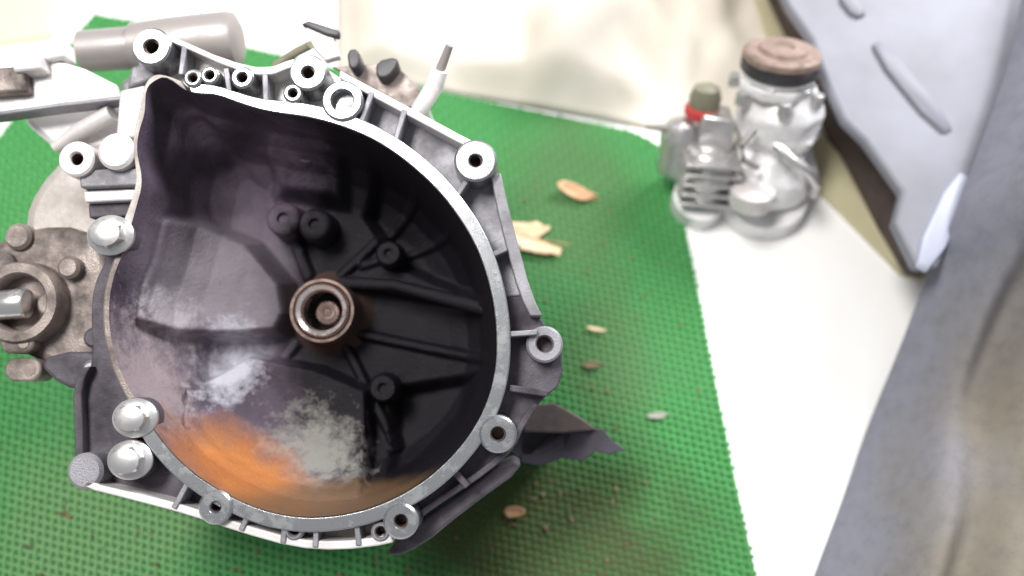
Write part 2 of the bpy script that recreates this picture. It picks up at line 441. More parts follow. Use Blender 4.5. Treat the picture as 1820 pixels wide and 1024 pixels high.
# ---- interior relief, all in the gearbox frame
def pp(pts, d): return [tuple(fp(x, y, d)) for x, y in pts]
FEAT = [
    (pp([(285, 398), (370, 392), (450, 425), (512, 500), (522, 560), (500, 600), (430, 606), (330, 606), (250, 575), (235, 470)], 0.10), 0.045, -0.004, 0.012),
    (pp([(470, 275), (520, 235), (590, 232), (625, 290), (612, 365), (540, 352), (480, 345)], 0.10), 0.026, -0.004, 0.012),
    (pp([(430, 625), (560, 650), (652, 690), (658, 880), (570, 912), (450, 880), (350, 790), (335, 690)], 0.085), 0.034, -0.002, 0.007),
    (pp([(235, 330), (236, 240), (300, 170), (420, 200), (440, 232), (330, 290)], 0.06), 0.030, -0.006, 0.016),
    (pp([(690, 255), (790, 330), (862, 470), (860, 540), (700, 470), (640, 380)], 0.11), -0.030, -0.004, 0.012),
    (pp([(690, 690), (850, 665), (830, 745), (740, 840), (690, 870)], 0.11), -0.028, -0.004, 0.012),
    (pp([(250, 590), (330, 590), (330, 700), (260, 690)], 0.06), 0.014, -0.003, 0.008),
]
RIBS = [((620, 500), (868, 545), 0.010, 0.005), ((632, 592), (868, 640), 0.010, 0.005), ((600, 490), (760, 330), 0.008, 0.005),
        ((545, 490), (480, 330), 0.010, 0.006), ((610, 610), (700, 800), 0.010, 0.005), ((520, 610), (440, 700), 0.008, 0.006),
        ((640, 470), (850, 400), 0.006, 0.004)]
RIBL = [(fp(*a, 0.12), fp(*b, 0.10), h, w) for a, b, h, w in RIBS]
def seg_d(p, a, b):
    e = b - a; t = max(0, min(1, (p - a).dot(e) / e.dot(e))); return (p - a - e * t).length
def bowl(s):                                             # depth profile from the hub (0) to the mouth (1)
    K = [(0, 0.128), (0.30, 0.134), (0.52, 0.136), (0.70, 0.130), (0.82, 0.116), (0.90, 0.092), (0.955, 0.056), (0.985, 0.022), (1.0, 0.0)]
    for (a, da), (b, db) in zip(K, K[1:]):
        if s <= b:
            t = (s - a) / (b - a); return da + (db - da) * t
    return 0.0
NS = 120
SL = [1 - (1 - i / NS) ** 1.35 for i in range(NS + 1)]
vs, fs = [], []
vs.append(gl(CEN.x, CEN.y, 0.128))
for k in range(1, NS + 1):
    s_ = SL[k]
    for i, a in enumerate(TH):
        p = CEN + Vector((math.cos(a), math.sin(a))) * (RI[i] * s_)
        d = bowl(s_)
        fade = sstep(0.995, 0.90, s_)
        h = 0
        for poly, hh, e0, e1 in FEAT: h += hh * sstep(e0, e1, poly_sd(p, poly)) if True else 0
        for ra, rb, hh, w in RIBL: h = h + hh * (1 - sstep(w * 0.4, w * 1.5, seg_d(p, ra, rb))) * (1 - sstep(0.0, 0.03, h))
        h += 0.0016 * noise.noise(Vector((p.x * 45, p.y * 45, 2))) + 0.004 * noise.noise(Vector((p.x * 16, p.y * 16, 5)))
        d = max(0.012 if s_ < 0.985 else 0, d - h * fade) if s_ < 1 else 0
        vs.append(gl(p.x, p.y, d))
for i in range(NT): fs.append((0, 1 + i, 1 + (i + 1) % NT))
for k in range(NS - 1):
    for i in range(NT):
        j = (i + 1) % NT; fs.append((1 + k * NT + i, 1 + k * NT + j, 1 + (k + 1) * NT + j, 1 + (k + 1) * NT + i))
bell = obj('bell_housing', vs, fs, M['interior'], gear, 50)
bell['label'] = 'dirty inside of the bell housing with painted shade and highlights and an orange rust wash'

def ring_mesh(name, ra, rb, d0, d1, m, bevel=0.0, rng=None, mb=None):
    """solid ring between radius lists ra (inside) and rb (outside), depth d0..d1"""
    own = mb is None
    mb = mb or MB()
    idx = list(range(NT)) if rng is None else list(rng)
    n = len(idx); vs = []
    g0 = d0 if callable(d0) else (lambda i: d0)
    for i in idx:
        t = Vector((math.cos(TH[i % NT]), math.sin(TH[i % NT])))
        a = CEN + t * ra[i % NT]; b = CEN + t * rb[i % NT]
        vs += [(a.x, a.y, g0(i)), (b.x, b.y, g0(i)), (b.x, b.y, d1), (a.x, a.y, d1)]
    fs = []
    for k in range(n if rng is None else n - 1):
        j = (k + 1) % n
        for e in range(4): fs.append((4 * k + e, 4 * k + (e + 1) % 4, 4 * j + (e + 1) % 4, 4 * j + e))
    if rng is not None: fs += [(0, 1, 2, 3), (4 * n - 4, 4 * n - 3, 4 * n - 2, 4 * n - 1)]
    mb.add(vs, fs)
    return mb.build(name, m, gear, 45, bevel) if own else mb
def ang(px, py, d=0.0):
    q = fp(px, py, d) - CEN; return int(round((math.atan2(q.y, q.x) % (2 * math.pi)) / (2 * math.pi) * NT)) % NT
def arc(a, b):                                           # indices walking clockwise in the picture from pixel a to pixel b
    i, j = ang(*a), ang(*b)
    if j > i: j -= NT
    return range(i, j - 1, -1)
RI0 = [r + 0.0004 for r in RI]
ring_mesh('machined_rim', RI0, RR, 0.0005, 0.048, M['machined'], 0.0012, arc((338, 166), (248, 722)))
ring_mesh('cast_edge', RI0, [r - 0.004 for r in RR], 0.003, 0.048, M['cast_tan'], 0.0015, arc((221, 444), (336, 165)))
ring_mesh('grimy_rim', RI0, RR, 0.006, 0.048, M['cast_brown'], 0.002, arc((245, 720), (220, 446)))
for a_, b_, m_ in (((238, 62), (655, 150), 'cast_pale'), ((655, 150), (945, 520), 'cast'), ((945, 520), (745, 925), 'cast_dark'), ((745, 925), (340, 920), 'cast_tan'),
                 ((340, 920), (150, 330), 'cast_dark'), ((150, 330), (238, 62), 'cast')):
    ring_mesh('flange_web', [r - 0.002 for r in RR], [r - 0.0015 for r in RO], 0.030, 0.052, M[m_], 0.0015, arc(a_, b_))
# raised outer wall of the flange, in the stretches where the casting has one
def wall(a, b, t, d0, m, name='flange_wall'):
    rb = RO; ra = [r - t for r in RO]
    ring_mesh(name, ra, rb, d0, 0.058, m, 0.0012, arc(a, b))
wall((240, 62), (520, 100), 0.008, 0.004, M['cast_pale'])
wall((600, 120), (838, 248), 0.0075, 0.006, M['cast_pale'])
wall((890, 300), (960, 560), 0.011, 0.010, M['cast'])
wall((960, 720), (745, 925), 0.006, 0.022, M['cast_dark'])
wall((700, 968), (130, 862), 0.0075, 0.006, M['cast_pale'])  # lit near lip painted in with the paler casting tone
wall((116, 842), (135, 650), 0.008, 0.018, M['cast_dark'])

def cross_rib(a, b, w=0.005, d0=0.004, m='cast', d1=0.034):
    mb = MB(); mb.bar(fp(*a), fp(*b), w, d0, d1); mb.build('rib', M[m], gear, 35, 0.001)
for a, b in (((325, 75), (318, 130)), ((398, 118), (405, 160)), ((468, 128), (470, 180)), ((660, 160), (640, 215)), ((718, 192), (700, 252)),
             ((560, 945), (558, 975)), ((632, 930), (636, 972)), ((505, 925), (500, 968)), ((440, 912), (425, 945)), ((330, 860), (305, 905)),
             ((835, 310), (812, 345)), ((900, 440), (868, 455)), ((955, 590), (885, 595))):
    cross_rib(a, b)
for a, b in (((800, 835), (830, 868)), ((905, 690), (975, 700))):
    cross_rib(a, b, 0.006, 0.012, 'cast_dark', 0.05)

def boss(px, py, rpx, hole, d0=0.0, d1=0.055, m='machined', name='bolt_boss', sx=1.0, open_d=None):
    c = fp(px, py, d0); r = rpx / FPX * 0.80
    mb = MB(); h = hole / FPX * 0.80
    dep = open_d or 0.03
    if hole:
        prof = [(0, d0 + dep), (h, d0 + dep), (h, d0 + 0.0015), (h + 0.0012, d0), (r - 0.002, d0), (r, d0 + 0.002), (r * 1.04, d1), (0, d1)]
    else:
        prof = [(0, d0), (r - 0.003, d0), (r, d0 + 0.003), (r * 1.04, d1), (0, d1)]
    mb.lathe(c, prof, 32, sx, 1.0)
    o = mb.build(name, M[m], gear, 40)
    if hole and dep > 0.02:
        mb = MB(); mb.lathe(c, [(0, d0 + dep - 0.001), (h * 0.97, d0 + dep - 0.001), (h * 0.97, d0 + 0.004), (h * 0.90, d0 + 0.004), (h * 0.90, d0 + dep - 0.003), (0, d0 + dep - 0.003)], 24)
        mb.build('hole_shade_liner', M['dark_steel'], o, 40)  # dark liner: the hole's shade put into its colour
    return o
boss(268, 82, 36, 13, -0.004)
boss(342, 138, 17, 8, -0.003); boss(372, 133, 17, 8, -0.003)
boss(430, 137, 21, 9, -0.002)
boss(547, 128, 34, 11, -0.004, open_d=0.05)
boss(608, 178, 38, 20, -0.003, open_d=0.012)
boss(520, 165, 18, 8, -0.002)
boss(845, 285, 39, 11, -0.003)
boss(968, 612, 33, 15, 0.012, m='cast')
boss(885, 772, 33, 12, -0.002)
boss(712, 927, 31, 11, -0.002)
boss(522, 944, 17, 9, 0.004, m='cast'); boss(676, 946, 17, 9, 0.004, m='cast')
boss(382, 902, 30, 9, -0.002, 0.04)
boss(150, 838, 32, 0, 0.006, m='cast')
boss(135, 282, 33, 12, 0.004, 0.10, m='cast_pale'); boss(205, 268, 34, 0, 0.000, 0.09, m='cast_pale')

def dome_bolt(px, py, rpx, d0, m='zinc', sx=1.1):
    c = fp(px, py, d0); r = rpx / FPX * 0.80
    mb = MB()
    mb.lathe(c, [(0, d0 + 0.008), (r * 0.66, d0 + 0.008), (r * 0.98, d0 + 0.0105), (r * 1.10, d0 + 0.0125), (r * 1.10, d0 + 0.016), (0, d0 + 0.016)], 40, sx, 0.95)
    b = mb.build('flange_bolt', M[m], gear, 40)
    a0 = px * 0.37; R6 = r * 0.80; vs = []; fs = []
    n = 48                                             # hexagon head with a domed, chamfered top
    def hx(a): return R6 * math.cos(math.pi / 6) / math.cos(((a + a0) % (math.pi / 3)) - math.pi / 6)
    rows = [(0.30, -0.0012, 0), (0.62, -0.0006, 0), (0.86, 0.0006, 0), (1.0, 0.0026, 1), (1.0, 0.0090, 1)]
    mb = MB(); vs.append((c.x, c.y, d0 - 0.0013))
    for f, dd, hexed in rows:
        for i_ in range(n):
            a = 2 * math.pi * i_ / n; q = hx(a) if hexed else R6 * f
            vs.append((c.x + q * math.cos(a) * sx, c.y + q * math.sin(a) * 0.95, d0 + dd))
    fs += [(0, 1 + i_, 1 + (i_ + 1) % n) for i_ in range(n)]
    for L in range(len(rows) - 1):
        for i_ in range(n):
            j_ = (i_ + 1) % n; fs.append((1 + L * n + i_, 1 + L * n + j_, 1 + (L + 1) * n + j_, 1 + (L + 1) * n + i_))
    mb.add(vs, fs); mb.build('hex_head', M[m], b, 30)
    mb = MB(); mb.lathe(c, [(0, d0 + 0.015), (r * 1.08, d0 + 0.015), (r * 1.08, d0 + 0.034), (0, d0 + 0.034)], 32); mb.build('bolt_seat', M['cast_dark'], gear, 40)
dome_bolt(229, 744, 33, -0.013); dome_bolt(220, 820, 33, -0.012); dome_bolt(185, 414, 35, -0.013)

# ---- input shaft, sleeve and lumps on the bell floor
hb = fp(572, 552, 0.085)
k = 0.885 / FPX                                           # metres per pixel at that depth
mb = MB()
mb.lathe(hb, [(50 * k, 0.088), (52 * k, 0.085), (57 * k, 0.085), (60 * k, 0.089), (60 * k, 0.116), (66 * k, 0.122), (84 * k, 0.136), (50 * k, 0.134), (50 * k, 0.088)], 56)
mb.build('bearing_sleeve', M['dark_steel'], gear, 40)
mb = MB()
mb.lathe(hb, [(35 * k, 0.090), (38 * k, 0.0845), (45 * k, 0.082), (49 * k, 0.085), (49 * k, 0.13), (39 * k, 0.13), (39 * k, 0.088)], 56)
mb.build('bearing_ring', M['pink_steel'], gear, 40)
mb = MB()
prof_n = 40
spl = []
for i in range(2 * 20):
    a = 2 * math.pi * i / 40; rr = (23 if i % 2 else 20) * k
    spl.append((hb.x + rr * math.cos(a), hb.y + rr * math.sin(a)))
mb.prism(spl, 0.112, 0.13); mb.lathe(hb, [(0, 0.116), (8 * k, 0.1112), (15 * k, 0.111), (15 * k, 0.114), (0, 0.116)], 24)
mb.build('input_shaft', M['dark_steel'], gear, 30, 0.0005)
def floor_lump(name, px, py, rpx, d0, d1, m, hole=0.35):
    c = fp(px, py, d0); r = rpx * (0.80 + d0) / FPX
    mb = MB(); mb.lathe(c, [(0, d0 + 0.006), (r * hole, d0 + 0.005), (r * hole, d0 + 0.001), (r * 0.5, d0), (r * 0.8, d0 + 0.001), (r, d0 + 0.006), (r * 1.15, d1), (0, d1)], 28)
    mb.build(name, M[m], gear, 45)
floor_lump('floor_boss', 502, 388, 31, 0.088, 0.135, 'interior'); floor_lump('floor_boss', 558, 398, 30, 0.092, 0.135, 'interior')
floor_lump('floor_boss', 690, 450, 24, 0.110, 0.14, 'interior'); floor_lump('floor_boss', 680, 690, 26, 0.105, 0.14, 'interior')
floor_lump('floor_boss', 545, 268, 26, 0.075, 0.12, 'interior', 0.2)
mb = MB(); q = [fp(600, 500, 0.10), fp(700, 505, 0.098), fp(868, 548, 0.06)]
mb.tube([(q[0].x, q[0].y, 0.112), (q[1].x, q[1].y, 0.108), (q[2].x, q[2].y, 0.075)], [0.007, 0.006, 0.008], 12)
mb.build('release_fork', M['interior'], gear, 50)

# ---- outside of the case, tapering down to the mat
mb = MB(); vs, fs = [], []
levels = [(0.050, 0.0, 1.0), (0.085, -0.006, 1.0), (0.135, 0.0, 0.93), (0.175, 0.0, 0.76), (0.23, 0.0, 0.66)]
RB = smooth_ring([r + 0.012 for r in RI], 10)
for d, off, f in levels:
    for i, a in enumerate(TH):
        p = CEN + Vector((math.cos(a), math.sin(a))) * ((RB[i] + off) * f); vs.append((p.x, p.y, d))
for i, a in enumerate(TH):
    p = CEN + Vector((math.cos(a), math.sin(a))) * (RB[i] * 0.62); vs.append((p.x, p.y, ground_d(p.x, p.y, 0.0005)))
nl = len(levels) + 1
for L in range(nl - 1):
    for i in range(NT):
        j = (i + 1) % NT; fs.append((L * NT + i, L * NT + j, (L + 1) * NT + j, (L + 1) * NT + i))
fs.append(tuple(range((nl - 1) * NT, nl * NT)))
mb.add(vs, fs); mb.build('gear_case', M['cast'], gear, 45)

def block(name, pts, d0, d1, m, bevel=0.003, shrink=1.0, ground=False, sm=1):
    q = [fp(x, y, d0 if not callable(d0) else 0.05) for x, y in pts]
    if sm: q = chaikin(q, sm)
    mb = MB(); mb.prism(q, d0, (lambda x, y: ground_d(x, y, 0.0008)) if ground else d1, shrink)
    return mb.build(name, M[m], gear, 35, bevel, 3)
# differential side of the case
block('differential_case', [(18, 420), (60, 400), (140, 400), (190, 440), (200, 560), (180, 640), (130, 665), (60, 640), (0, 610), (-60, 600), (-90, 520), (-50, 440)],
      0.062, 0.2, 'cast_brown', 0.010, 0.8, True)
block('case_shoulder', [(35, 390), (60, 330), (110, 275), (160, 250), (235, 260), (240, 380), (200, 450), (120, 480), (50, 450)], 0.070, 0.2, 'cast_tan', 0.012, 0.75, True)
block('side_lug', [(60, 640), (140, 620), (200, 640), (215, 700), (160, 690), (110, 690)], 0.045, 0.12, 'cast_dark', 0.004)
def bore(px, py, r1, r2, d0, d1, m, name, dep):
    c = fp(px, py, d0); kk = (0.80 + d0) / FPX
    mb = MB(); mb.lathe(c, [(0, d0 + dep), (r1 * kk, d0 + dep), (r1 * kk, d0 + 0.003), ((r1 + 4) * kk, d0), ((r2 - 4) * kk, d0), (r2 * kk, d0 + 0.004), (r2 * kk * 1.1, d1), (0, d1)], 44)
    return mb.build(name, M[m], gear, 40)
bore(30, 537, 50, 74, 0.040, 0.10, 'cast_brown', 'output_bore', 0.045)
c = fp(22, 542, 0.045); kk = 0.845 / FPX
mb = MB(); mb.tube([(c.x - 34 * kk, c.y - 2 * kk, 0.046), (c.x - 30 * kk, c.y - 2 * kk, 0.045), (c.x + 26 * kk, c.y + 3 * kk, 0.043), (c.x + 30 * kk, c.y + 3 * kk, 0.043)], [24 * kk, 27 * kk, 27 * kk, 24 * kk], 40); mb.build('output_shaft', M['steel'], gear, 40)
for (x, y, w_, d0) in ((40, 657, 28, 0.050), (30, 610, 24, 0.045)):
    c0 = fp(x - 12, y, d0); c1 = fp(x + 12, y, d0); r = w_ * 0.75 * 0.85 / FPX
    ptsq = []
    for i in range(12): a = math.pi / 2 + math.pi * i / 11; ptsq.append(c0 + Vector((math.cos(a), math.sin(a))) * r)
    for i in range(12): a = -math.pi / 2 + math.pi * i / 11; ptsq.append(c1 + Vector((math.cos(a), math.sin(a))) * r)
    mb = MB(); mb.prism(ptsq, d0, d0 + 0.03); lug = mb.build('lug', M['cast_brown'], gear, 35, 0.002)
    mb = MB(); mb.lathe(c1, [(0, d0 - 0.0006), (r * 0.5, d0 - 0.0006), (r * 0.5, d0 + 0.002), (0, d0 + 0.002)], 20); mb.build('bolt_head', M['bearing'], lug, 40)
for x, y, r, d0, m in ((120, 475, 22, 0.05, 'cast_brown'), (30, 420, 26, 0.055, 'cast_brown'), (85, 540, 24, 0.052, 'cast_brown'), (0, 470, 24, 0.052, 'cast_brown'), (165, 600, 20, 0.05, 'cast_dark'), (160, 655, 16, 0.04, 'zinc')):
    boss(x, y, r, 0, d0, 0.09, m, 'cover_bolt')
# stepped ledges beside the bell mouth on the left
for i, (y0, y1, m) in enumerate(((302, 330, 'cast'), (338, 356, 'cast_pale'), (362, 384, 'cast_dark'))):
    block('ledge', [(140 + 8 * i, y0), (250 - 6 * i, y0 - 4), (244 - 6 * i, y1), (142 + 8 * i, y1 + 4)], 0.010 + 0.008 * i, 0.06, m, 0.002, 1, False, 0)
block('ledge', [(212, 160), (258, 150), (262, 195), (246, 245), (205, 245)], 0.012, 0.06, 'cast_pale', 0.003, 1, False, 0)
block('ledge', [(232, 118), (272, 110), (276, 138), (225, 158)], 0.018, 0.06, 'cast', 0.003, 1, False, 0)
# bright bracket plate and the parts around it
def plate(name, pts, d, th, m, bevel=0.0015, dslope=0.0):
    q = [fp(x, y, d) for x, y in pts]; mb = MB(); mb.prism(q, lambda x, y: d, lambda x, y: d + th); return mb.build(name, M[m], gear, 35, bevel)
br = plate('mounting_bracket', [(-80, 132), (40, 112), (90, 104), (150, 122), (205, 150), (214, 172), (100, 186), (-80, 212)], 0.055, 0.008, 'cast_pale')
plate('bracket_fold', [(-80, 208), (100, 184), (214, 171), (214, 178), (100, 191), (-80, 216)], 0.052, 0.022, 'cast')
plate('bracket_block', [(-40, 122), (42, 116), (46, 162), (-40, 168)], 0.040, 0.022, 'cast_brown', 0.003)
plate('bracket_block', [(20, 92), (68, 88), (72, 122), (22, 128)], 0.035, 0.03, 'cast_pale', 0.003)
plate('bracket_block', [(72, 70), (108, 66), (112, 100), (74, 106)], 0.045, 0.03, 'white_plastic', 0.003)
block('selector_housing', [(30, 205), (120, 190), (200, 180), (240, 200), (238, 260), (150, 270), (110, 275), (60, 235)], 0.085, 0.2, 'cast_pale', 0.008, 0.85, True)
mb = MB(); q = [fp(95, 262, 0.075), fp(140, 232, 0.072), fp(200, 200, 0.065)]
mb.tube([(q[0].x, q[0].y, 0.078), (q[1].x, q[1].y, 0.074), (q[2].x, q[2].y, 0.066)], [0.006, 0.008, 0.009], 14); mb.build('breather_pipe', M['cast_pale'], gear, 50)
# starter motor lying behind the far edge
kk = 0.93 / FPX
a0 = fp(148, 95, 0.13); a1 = fp(430, 74, 0.13)
def lerp(t): return a0 + (a1 - a0) * t
mb = MB(); st = [(0, 0.016), (0.015, 0.022), (0.33, 0.0225), (0.34, 0.026), (0.60, 0.029), (0.93, 0.031), (0.975, 0.029), (1.0, 0.020)]
mb.tube([(lerp(t).x, lerp(t).y, 0.125) for t, r in st], [r for t, r in st], 40); stm = mb.build('starter_motor', M['grey_steel'], gear, 40)
block('starter_mount', [(250, 60), (300, 66), (330, 110), (300, 150), (240, 140)], 0.07, 0.16, 'cast', 0.004)
block('end_cap', [(345, 2), (390, -2), (412, 18), (405, 40), (360, 36)], 0.12, 0.17, 'cast_pale', 0.005)
# gearbox tail lobe behind so the starter and levers have a casting to sit on
block('tail_case', [(200, 110), (420, 110), (620, 150), (800, 215), (780, 330), (500, 300), (240, 260)], 0.13, 0.2, 'cast', 0.006, 0.95, True)
# selector lever and plugs along the far edge
mb = MB(); q = [fp(490, 112, 0.08), fp(525, 92, 0.078), fp(552, 80, 0.07)]
mb.tube([(q[0].x, q[0].y, 0.14), (q[0].x, q[0].y, 0.085), (q[1].x, q[1].y, 0.08), (q[2].x, q[2].y, 0.07)], [0.005, 0.005, 0.0045, 0.0045], 12); lev = mb.build('selector_lever', M['olive'], gear, 45)
plate('lever_arm', [(540, 48), (562, 42), (592, 58), (604, 100), (578, 108), (556, 84)], 0.075, 0.012, 'cast_pale', 0.002)
plate('lever_tip', [(534, 42), (548, 36), (604, 54), (602, 66), (580, 62)], 0.070, 0.010, 'black', 0.002)
block('sensor_plug', [(616, 88), (638, 86), (640, 118), (620, 124)], 0.06, 0.14, 'black', 0.002)
block('sensor_plug', [(668, 108), (706, 100), (708, 116), (690, 138), (668, 138)], 0.065, 0.14, 'black', 0.002)
plate('plug_bracket', [(590, 118), (700, 112), (740, 150), (770, 190), (720, 190), (640, 145)], 0.085, 0.006, 'cast_brown', 0.001)
mb = MB(); q = [fp(745, 188, 0.06), fp(772, 150, 0.05), fp(782, 124, 0.045)]
mb.tube([(q[0].x, q[0].y, 0.12), (q[0].x, q[0].y, 0.07), (q[1].x, q[1].y, 0.055), (q[2].x, q[2].y, 0.045)], [0.010, 0.009, 0.009, 0.008], 16); wp = mb.build('white_connector', M['white_plastic'], gear, 45)
mb = MB(); q2 = fp(800, 84, 0.035)
mb.tube([(q[2].x, q[2].y, 0.046), (q2.x, q2.y, 0.030)], [0.005, 0.004], 12); mb.build('connector_pin', M['grey_steel'], gear, 45)
# low dark mount at the near right
block('rubber_flap', [(925, 755), (985, 762), (1010, 752), (1040, 764), (1072, 762), (1090, 784), (1112, 800), (1082, 808), (1060, 802), (1036, 820), (1000, 814), (960, 828), (925, 822)], 0.150, 0.158, 'violet_rubber', 0.001, 1.0, False, 0)
block('rusty_bracket', [(930, 722), (985, 716), (1032, 742), (1062, 764), (1000, 770), (930, 768)], 0.138, 0.152, 'rust_brown', 0.002, 1.0, False, 0)
block('mount_foot', [(840, 700), (930, 705), (1030, 760), (1000, 812), (900, 815)], 0.15, 0.2, 'cast_dark', 0.004, 1.0, True)
block('case_lip', [(740, 930), (815, 880), (905, 812), (935, 830), (830, 905), (745, 975), (690, 992), (690, 975)], 0.045, 0.10, 'cast_dark', 0.004)

# ================================================================== things lying on the mat
def leaf(name, outline, lift, m, label, cat):
    pts = [G(x, y) for x, y in outline]
    c = sum(pts, Vector()) / len(pts)
    sm = chaikin([Vector((p.x - c.x, p.y - c.y)) for p in pts], 2 if len(pts) > 8 else 1)
    n = len(sm); rmax = max(p.length for p in sm); sd_ = len(bpy.data.objects)
    ax = max(sm, key=lambda p: p.length).normalized()       # the midrib runs along the longest way
    def hz(q):
        side = q.x * -ax.y + q.y * ax.x
        return 0.0012 + lift * (abs(side) / rmax) * 0.8 + lift * 0.9 * max(0, q.dot(ax) / rmax) ** 2 + 0.0012 * noise.noise(Vector((q.x * 90, q.y * 90, sd_)))
    vs = [(0, 0, hz(Vector((0, 0))))]
    rings = (0.2, 0.4, 0.6, 0.8, 1.0)
    for f in rings:
        for i_, p in enumerate(sm):
            q = p * f * (1 + 0.28 * (f ** 4) * noise.noise(Vector((i_ * 0.9, sd_, 0)))); vs.append((q.x, q.y, hz(q)))
    fs = [(0, 1 + i_, 1 + (i_ + 1) % n) for i_ in range(n)]
    for L in range(len(rings) - 1):
        fs += [(1 + L * n + i_, 1 + L * n + (i_ + 1) % n, 1 + (L + 1) * n + (i_ + 1) % n, 1 + (L + 1) * n + i_) for i_ in range(n)]
    o = obj(name, vs, fs, m, None, 60); o.location = (c.x, c.y, 0.0004)
    md = o.modifiers.new('thickness', 'SOLIDIFY'); md.thickness = 0.0005; md.offset = 1
    if cat == 'leaf' and rmax > 0.02:
        mb = MB(wl)
        mb.tube([(ax.x * t * rmax, ax.y * t * rmax, hz(ax * (t * rmax)) + 0.0006) for t in (-1.15, -0.8, -0.4, 0, 0.4, 0.75)], [0.0007, 0.0008, 0.0008, 0.0007, 0.0005, 0.0003], 6)
        mb.build('midrib', M['leaf'], o, 60)
    tag(o, label, cat); return o
leaf('dry_leaf', [(985, 332), (1010, 326), (1040, 336), (1062, 352), (1040, 360), (1010, 352)], 0.012, M['leaf'], 'small curled brown dry leaf alone on the green mat', 'leaf')
leaf('dry_leaf', [(905, 402), (940, 398), (975, 404), (978, 412), (950, 416), (965, 432), (1002, 444), (998, 455), (955, 454), (920, 444), (898, 425)], 0.010, M['pale_leaf'],
     'pale tan lobed dry leaf touching the gearbox side', 'leaf')
leaf('leaf_scrap', [(1035, 645), (1058, 642), (1072, 650), (1055, 656), (1038, 654)], 0.004, M['grit'], 'tiny reddish leaf scrap on the mat beside the rusty mount lug', 'leaf')
leaf('leaf_scrap', [(893, 905), (915, 898), (936, 908), (925, 920), (900, 920)], 0.006, M['leaf'], 'brown leaf scrap on the dirt-stained part of the mat', 'leaf')
leaf('pale_chip', [(1150, 736), (1175, 732), (1190, 740), (1170, 745), (1152, 744)], 0.003, M['chip'], 'whitish chip near the clean edge of the mat', 'chip')
leaf('straw_bit', [(1040, 580), (1065, 584), (1082, 590), (1064, 590), (1045, 586)], 0.002, M['pale_leaf'], 'thin straw-coloured scrap on the mat by the gearbox flange', 'scrap')

# crumbs of dirt and leaf trodden into the mesh
vs, fs = [], []
rg = random.Random(11)
while len(fs) < 8 * 130:
    px, py = (rg.gauss(1010, 110), rg.gauss(640, 260)) if rg.random() < 0.6 else (rg.uniform(20, 1260), rg.uniform(880, 1024))
    if not (20 < px < 1250 and 190 < py < 1030): continue
    c_ = G(px, py, -0.0005); r = rg.uniform(0.0008, 0.0026) * (1.5 if rg.random() < 0.1 else 1); a = rg.uniform(0, 6.3); o_ = len(vs)
    ex_, ey_ = Vector((math.cos(a), math.sin(a), 0)) * r * rg.uniform(1, 2.2), Vector((-math.sin(a), math.cos(a), 0)) * r
    vs += [c_ + ex_, c_ + ey_, c_ - ex_, c_ - ey_, c_ + Vector((0, 0, r * 0.7)), c_ - Vector((0, 0, r * 0.7))]
    for q in range(4): fs += [(o_ + q, o_ + (q + 1) % 4, o_ + 4), (o_ + q, o_ + (q + 1) % 4, o_ + 5)]
grit = obj('grit', vs, fs, M['grit'], None, 20)
tag(grit, 'tan and brown crumbs of dirt scattered in the mesh of the green mat', 'grit', kind='stuff')

# ================================================================== second metal assembly on the bench
base_p = G(1335, 355, -0.006)
asm = empty('metal_assembly', base_p)
tag(asm, 'silver cast metal valve assembly with a brown disc on top standing on white bench', 'machine part')
top_p = G(1392, 92, 0.17)
AX = (top_p - base_p); AL = AX.length; az = AX.normalized()
ax_ = Vector((1, 0, 0)); ax_ = (ax_ - az * ax_.dot(az)).normalized(); ay_ = az.cross(ax_)
def al(x, y, z): return ax_ * x + ay_ * y + az * z          # z along its leaning axis
def alathe(name, prof, m, c=(0, 0), n=36, sx=1, sy=1, smooth=40):
    mb = MB(al); mb.lathe(c, prof, n, sx, sy); return mb.build(name, M[m], asm, smooth)
vsb = []
def rough_lathe(name, prof, m, c, amp, n=56, rows=46, sx=1.0, sy=1.0):
    vs, fs = [], []
    L = [0.0]
    for (r0, z0), (r1, z1) in zip(prof, prof[1:]): L.append(L[-1] + math.hypot(r1 - r0, z1 - z0))
    for k_ in range(rows + 1):
        t = L[-1] * k_ / rows
        for q in range(len(L) - 1):
            if t <= L[q + 1] + 1e-9: break
        f = (t - L[q]) / max(1e-9, L[q + 1] - L[q]); r = prof[q][0] + (prof[q + 1][0] - prof[q][0]) * f; z = prof[q][1] + (prof[q + 1][1] - prof[q][1]) * f
        for i_ in range(n):
            a = 2 * math.pi * i_ / n
            w = noise.noise(Vector((math.cos(a) * 2.2, math.sin(a) * 2.2, z * 45))) + 0.5 * noise.noise(Vector((math.cos(a) * 5, math.sin(a) * 5, z * 110)))
            rr = r * (1 + amp * w) + (0.004 if int(a * 8 / math.pi) % 2 and 0.05 < z < 0.11 else 0) * (r > 0.03)
            vs.append((c[0] + rr * math.cos(a) * sx, c[1] + rr * math.sin(a) * sy, z))
    for k_ in range(rows):
        for i_ in range(n):
            j_ = (i_ + 1) % n; fs.append((k_ * n + i_, k_ * n + j_, (k_ + 1) * n + j_, (k_ + 1) * n + i_))
    fs.append(tuple(range(n))); fs.append(tuple(range(rows * n, (rows + 1) * n)))
    mb = MB(al); mb.add(vs, fs); return mb.build(name, M[m], asm, 38)
body = rough_lathe('valve_body', [(0.050, 0.010), (0.062, 0.022), (0.066, 0.05), (0.052, 0.078), (0.044, 0.090), (0.056, 0.104), (0.058, 0.135), (0.046, 0.155), (0.040, 0.165)], 'bright', (0.012, 0), 0.06, 56, 46, 0.92, 0.9)
mb = MB(al)
hexo = [(0.047 * math.cos(math.pi * i_ / 4 + 0.2), 0.047 * math.sin(math.pi * i_ / 4 + 0.2)) for i_ in range(8)]
mb.prism(hexo, 0.160, 0.174); mb.build('collar', M['bright'], asm, 30, 0.002)
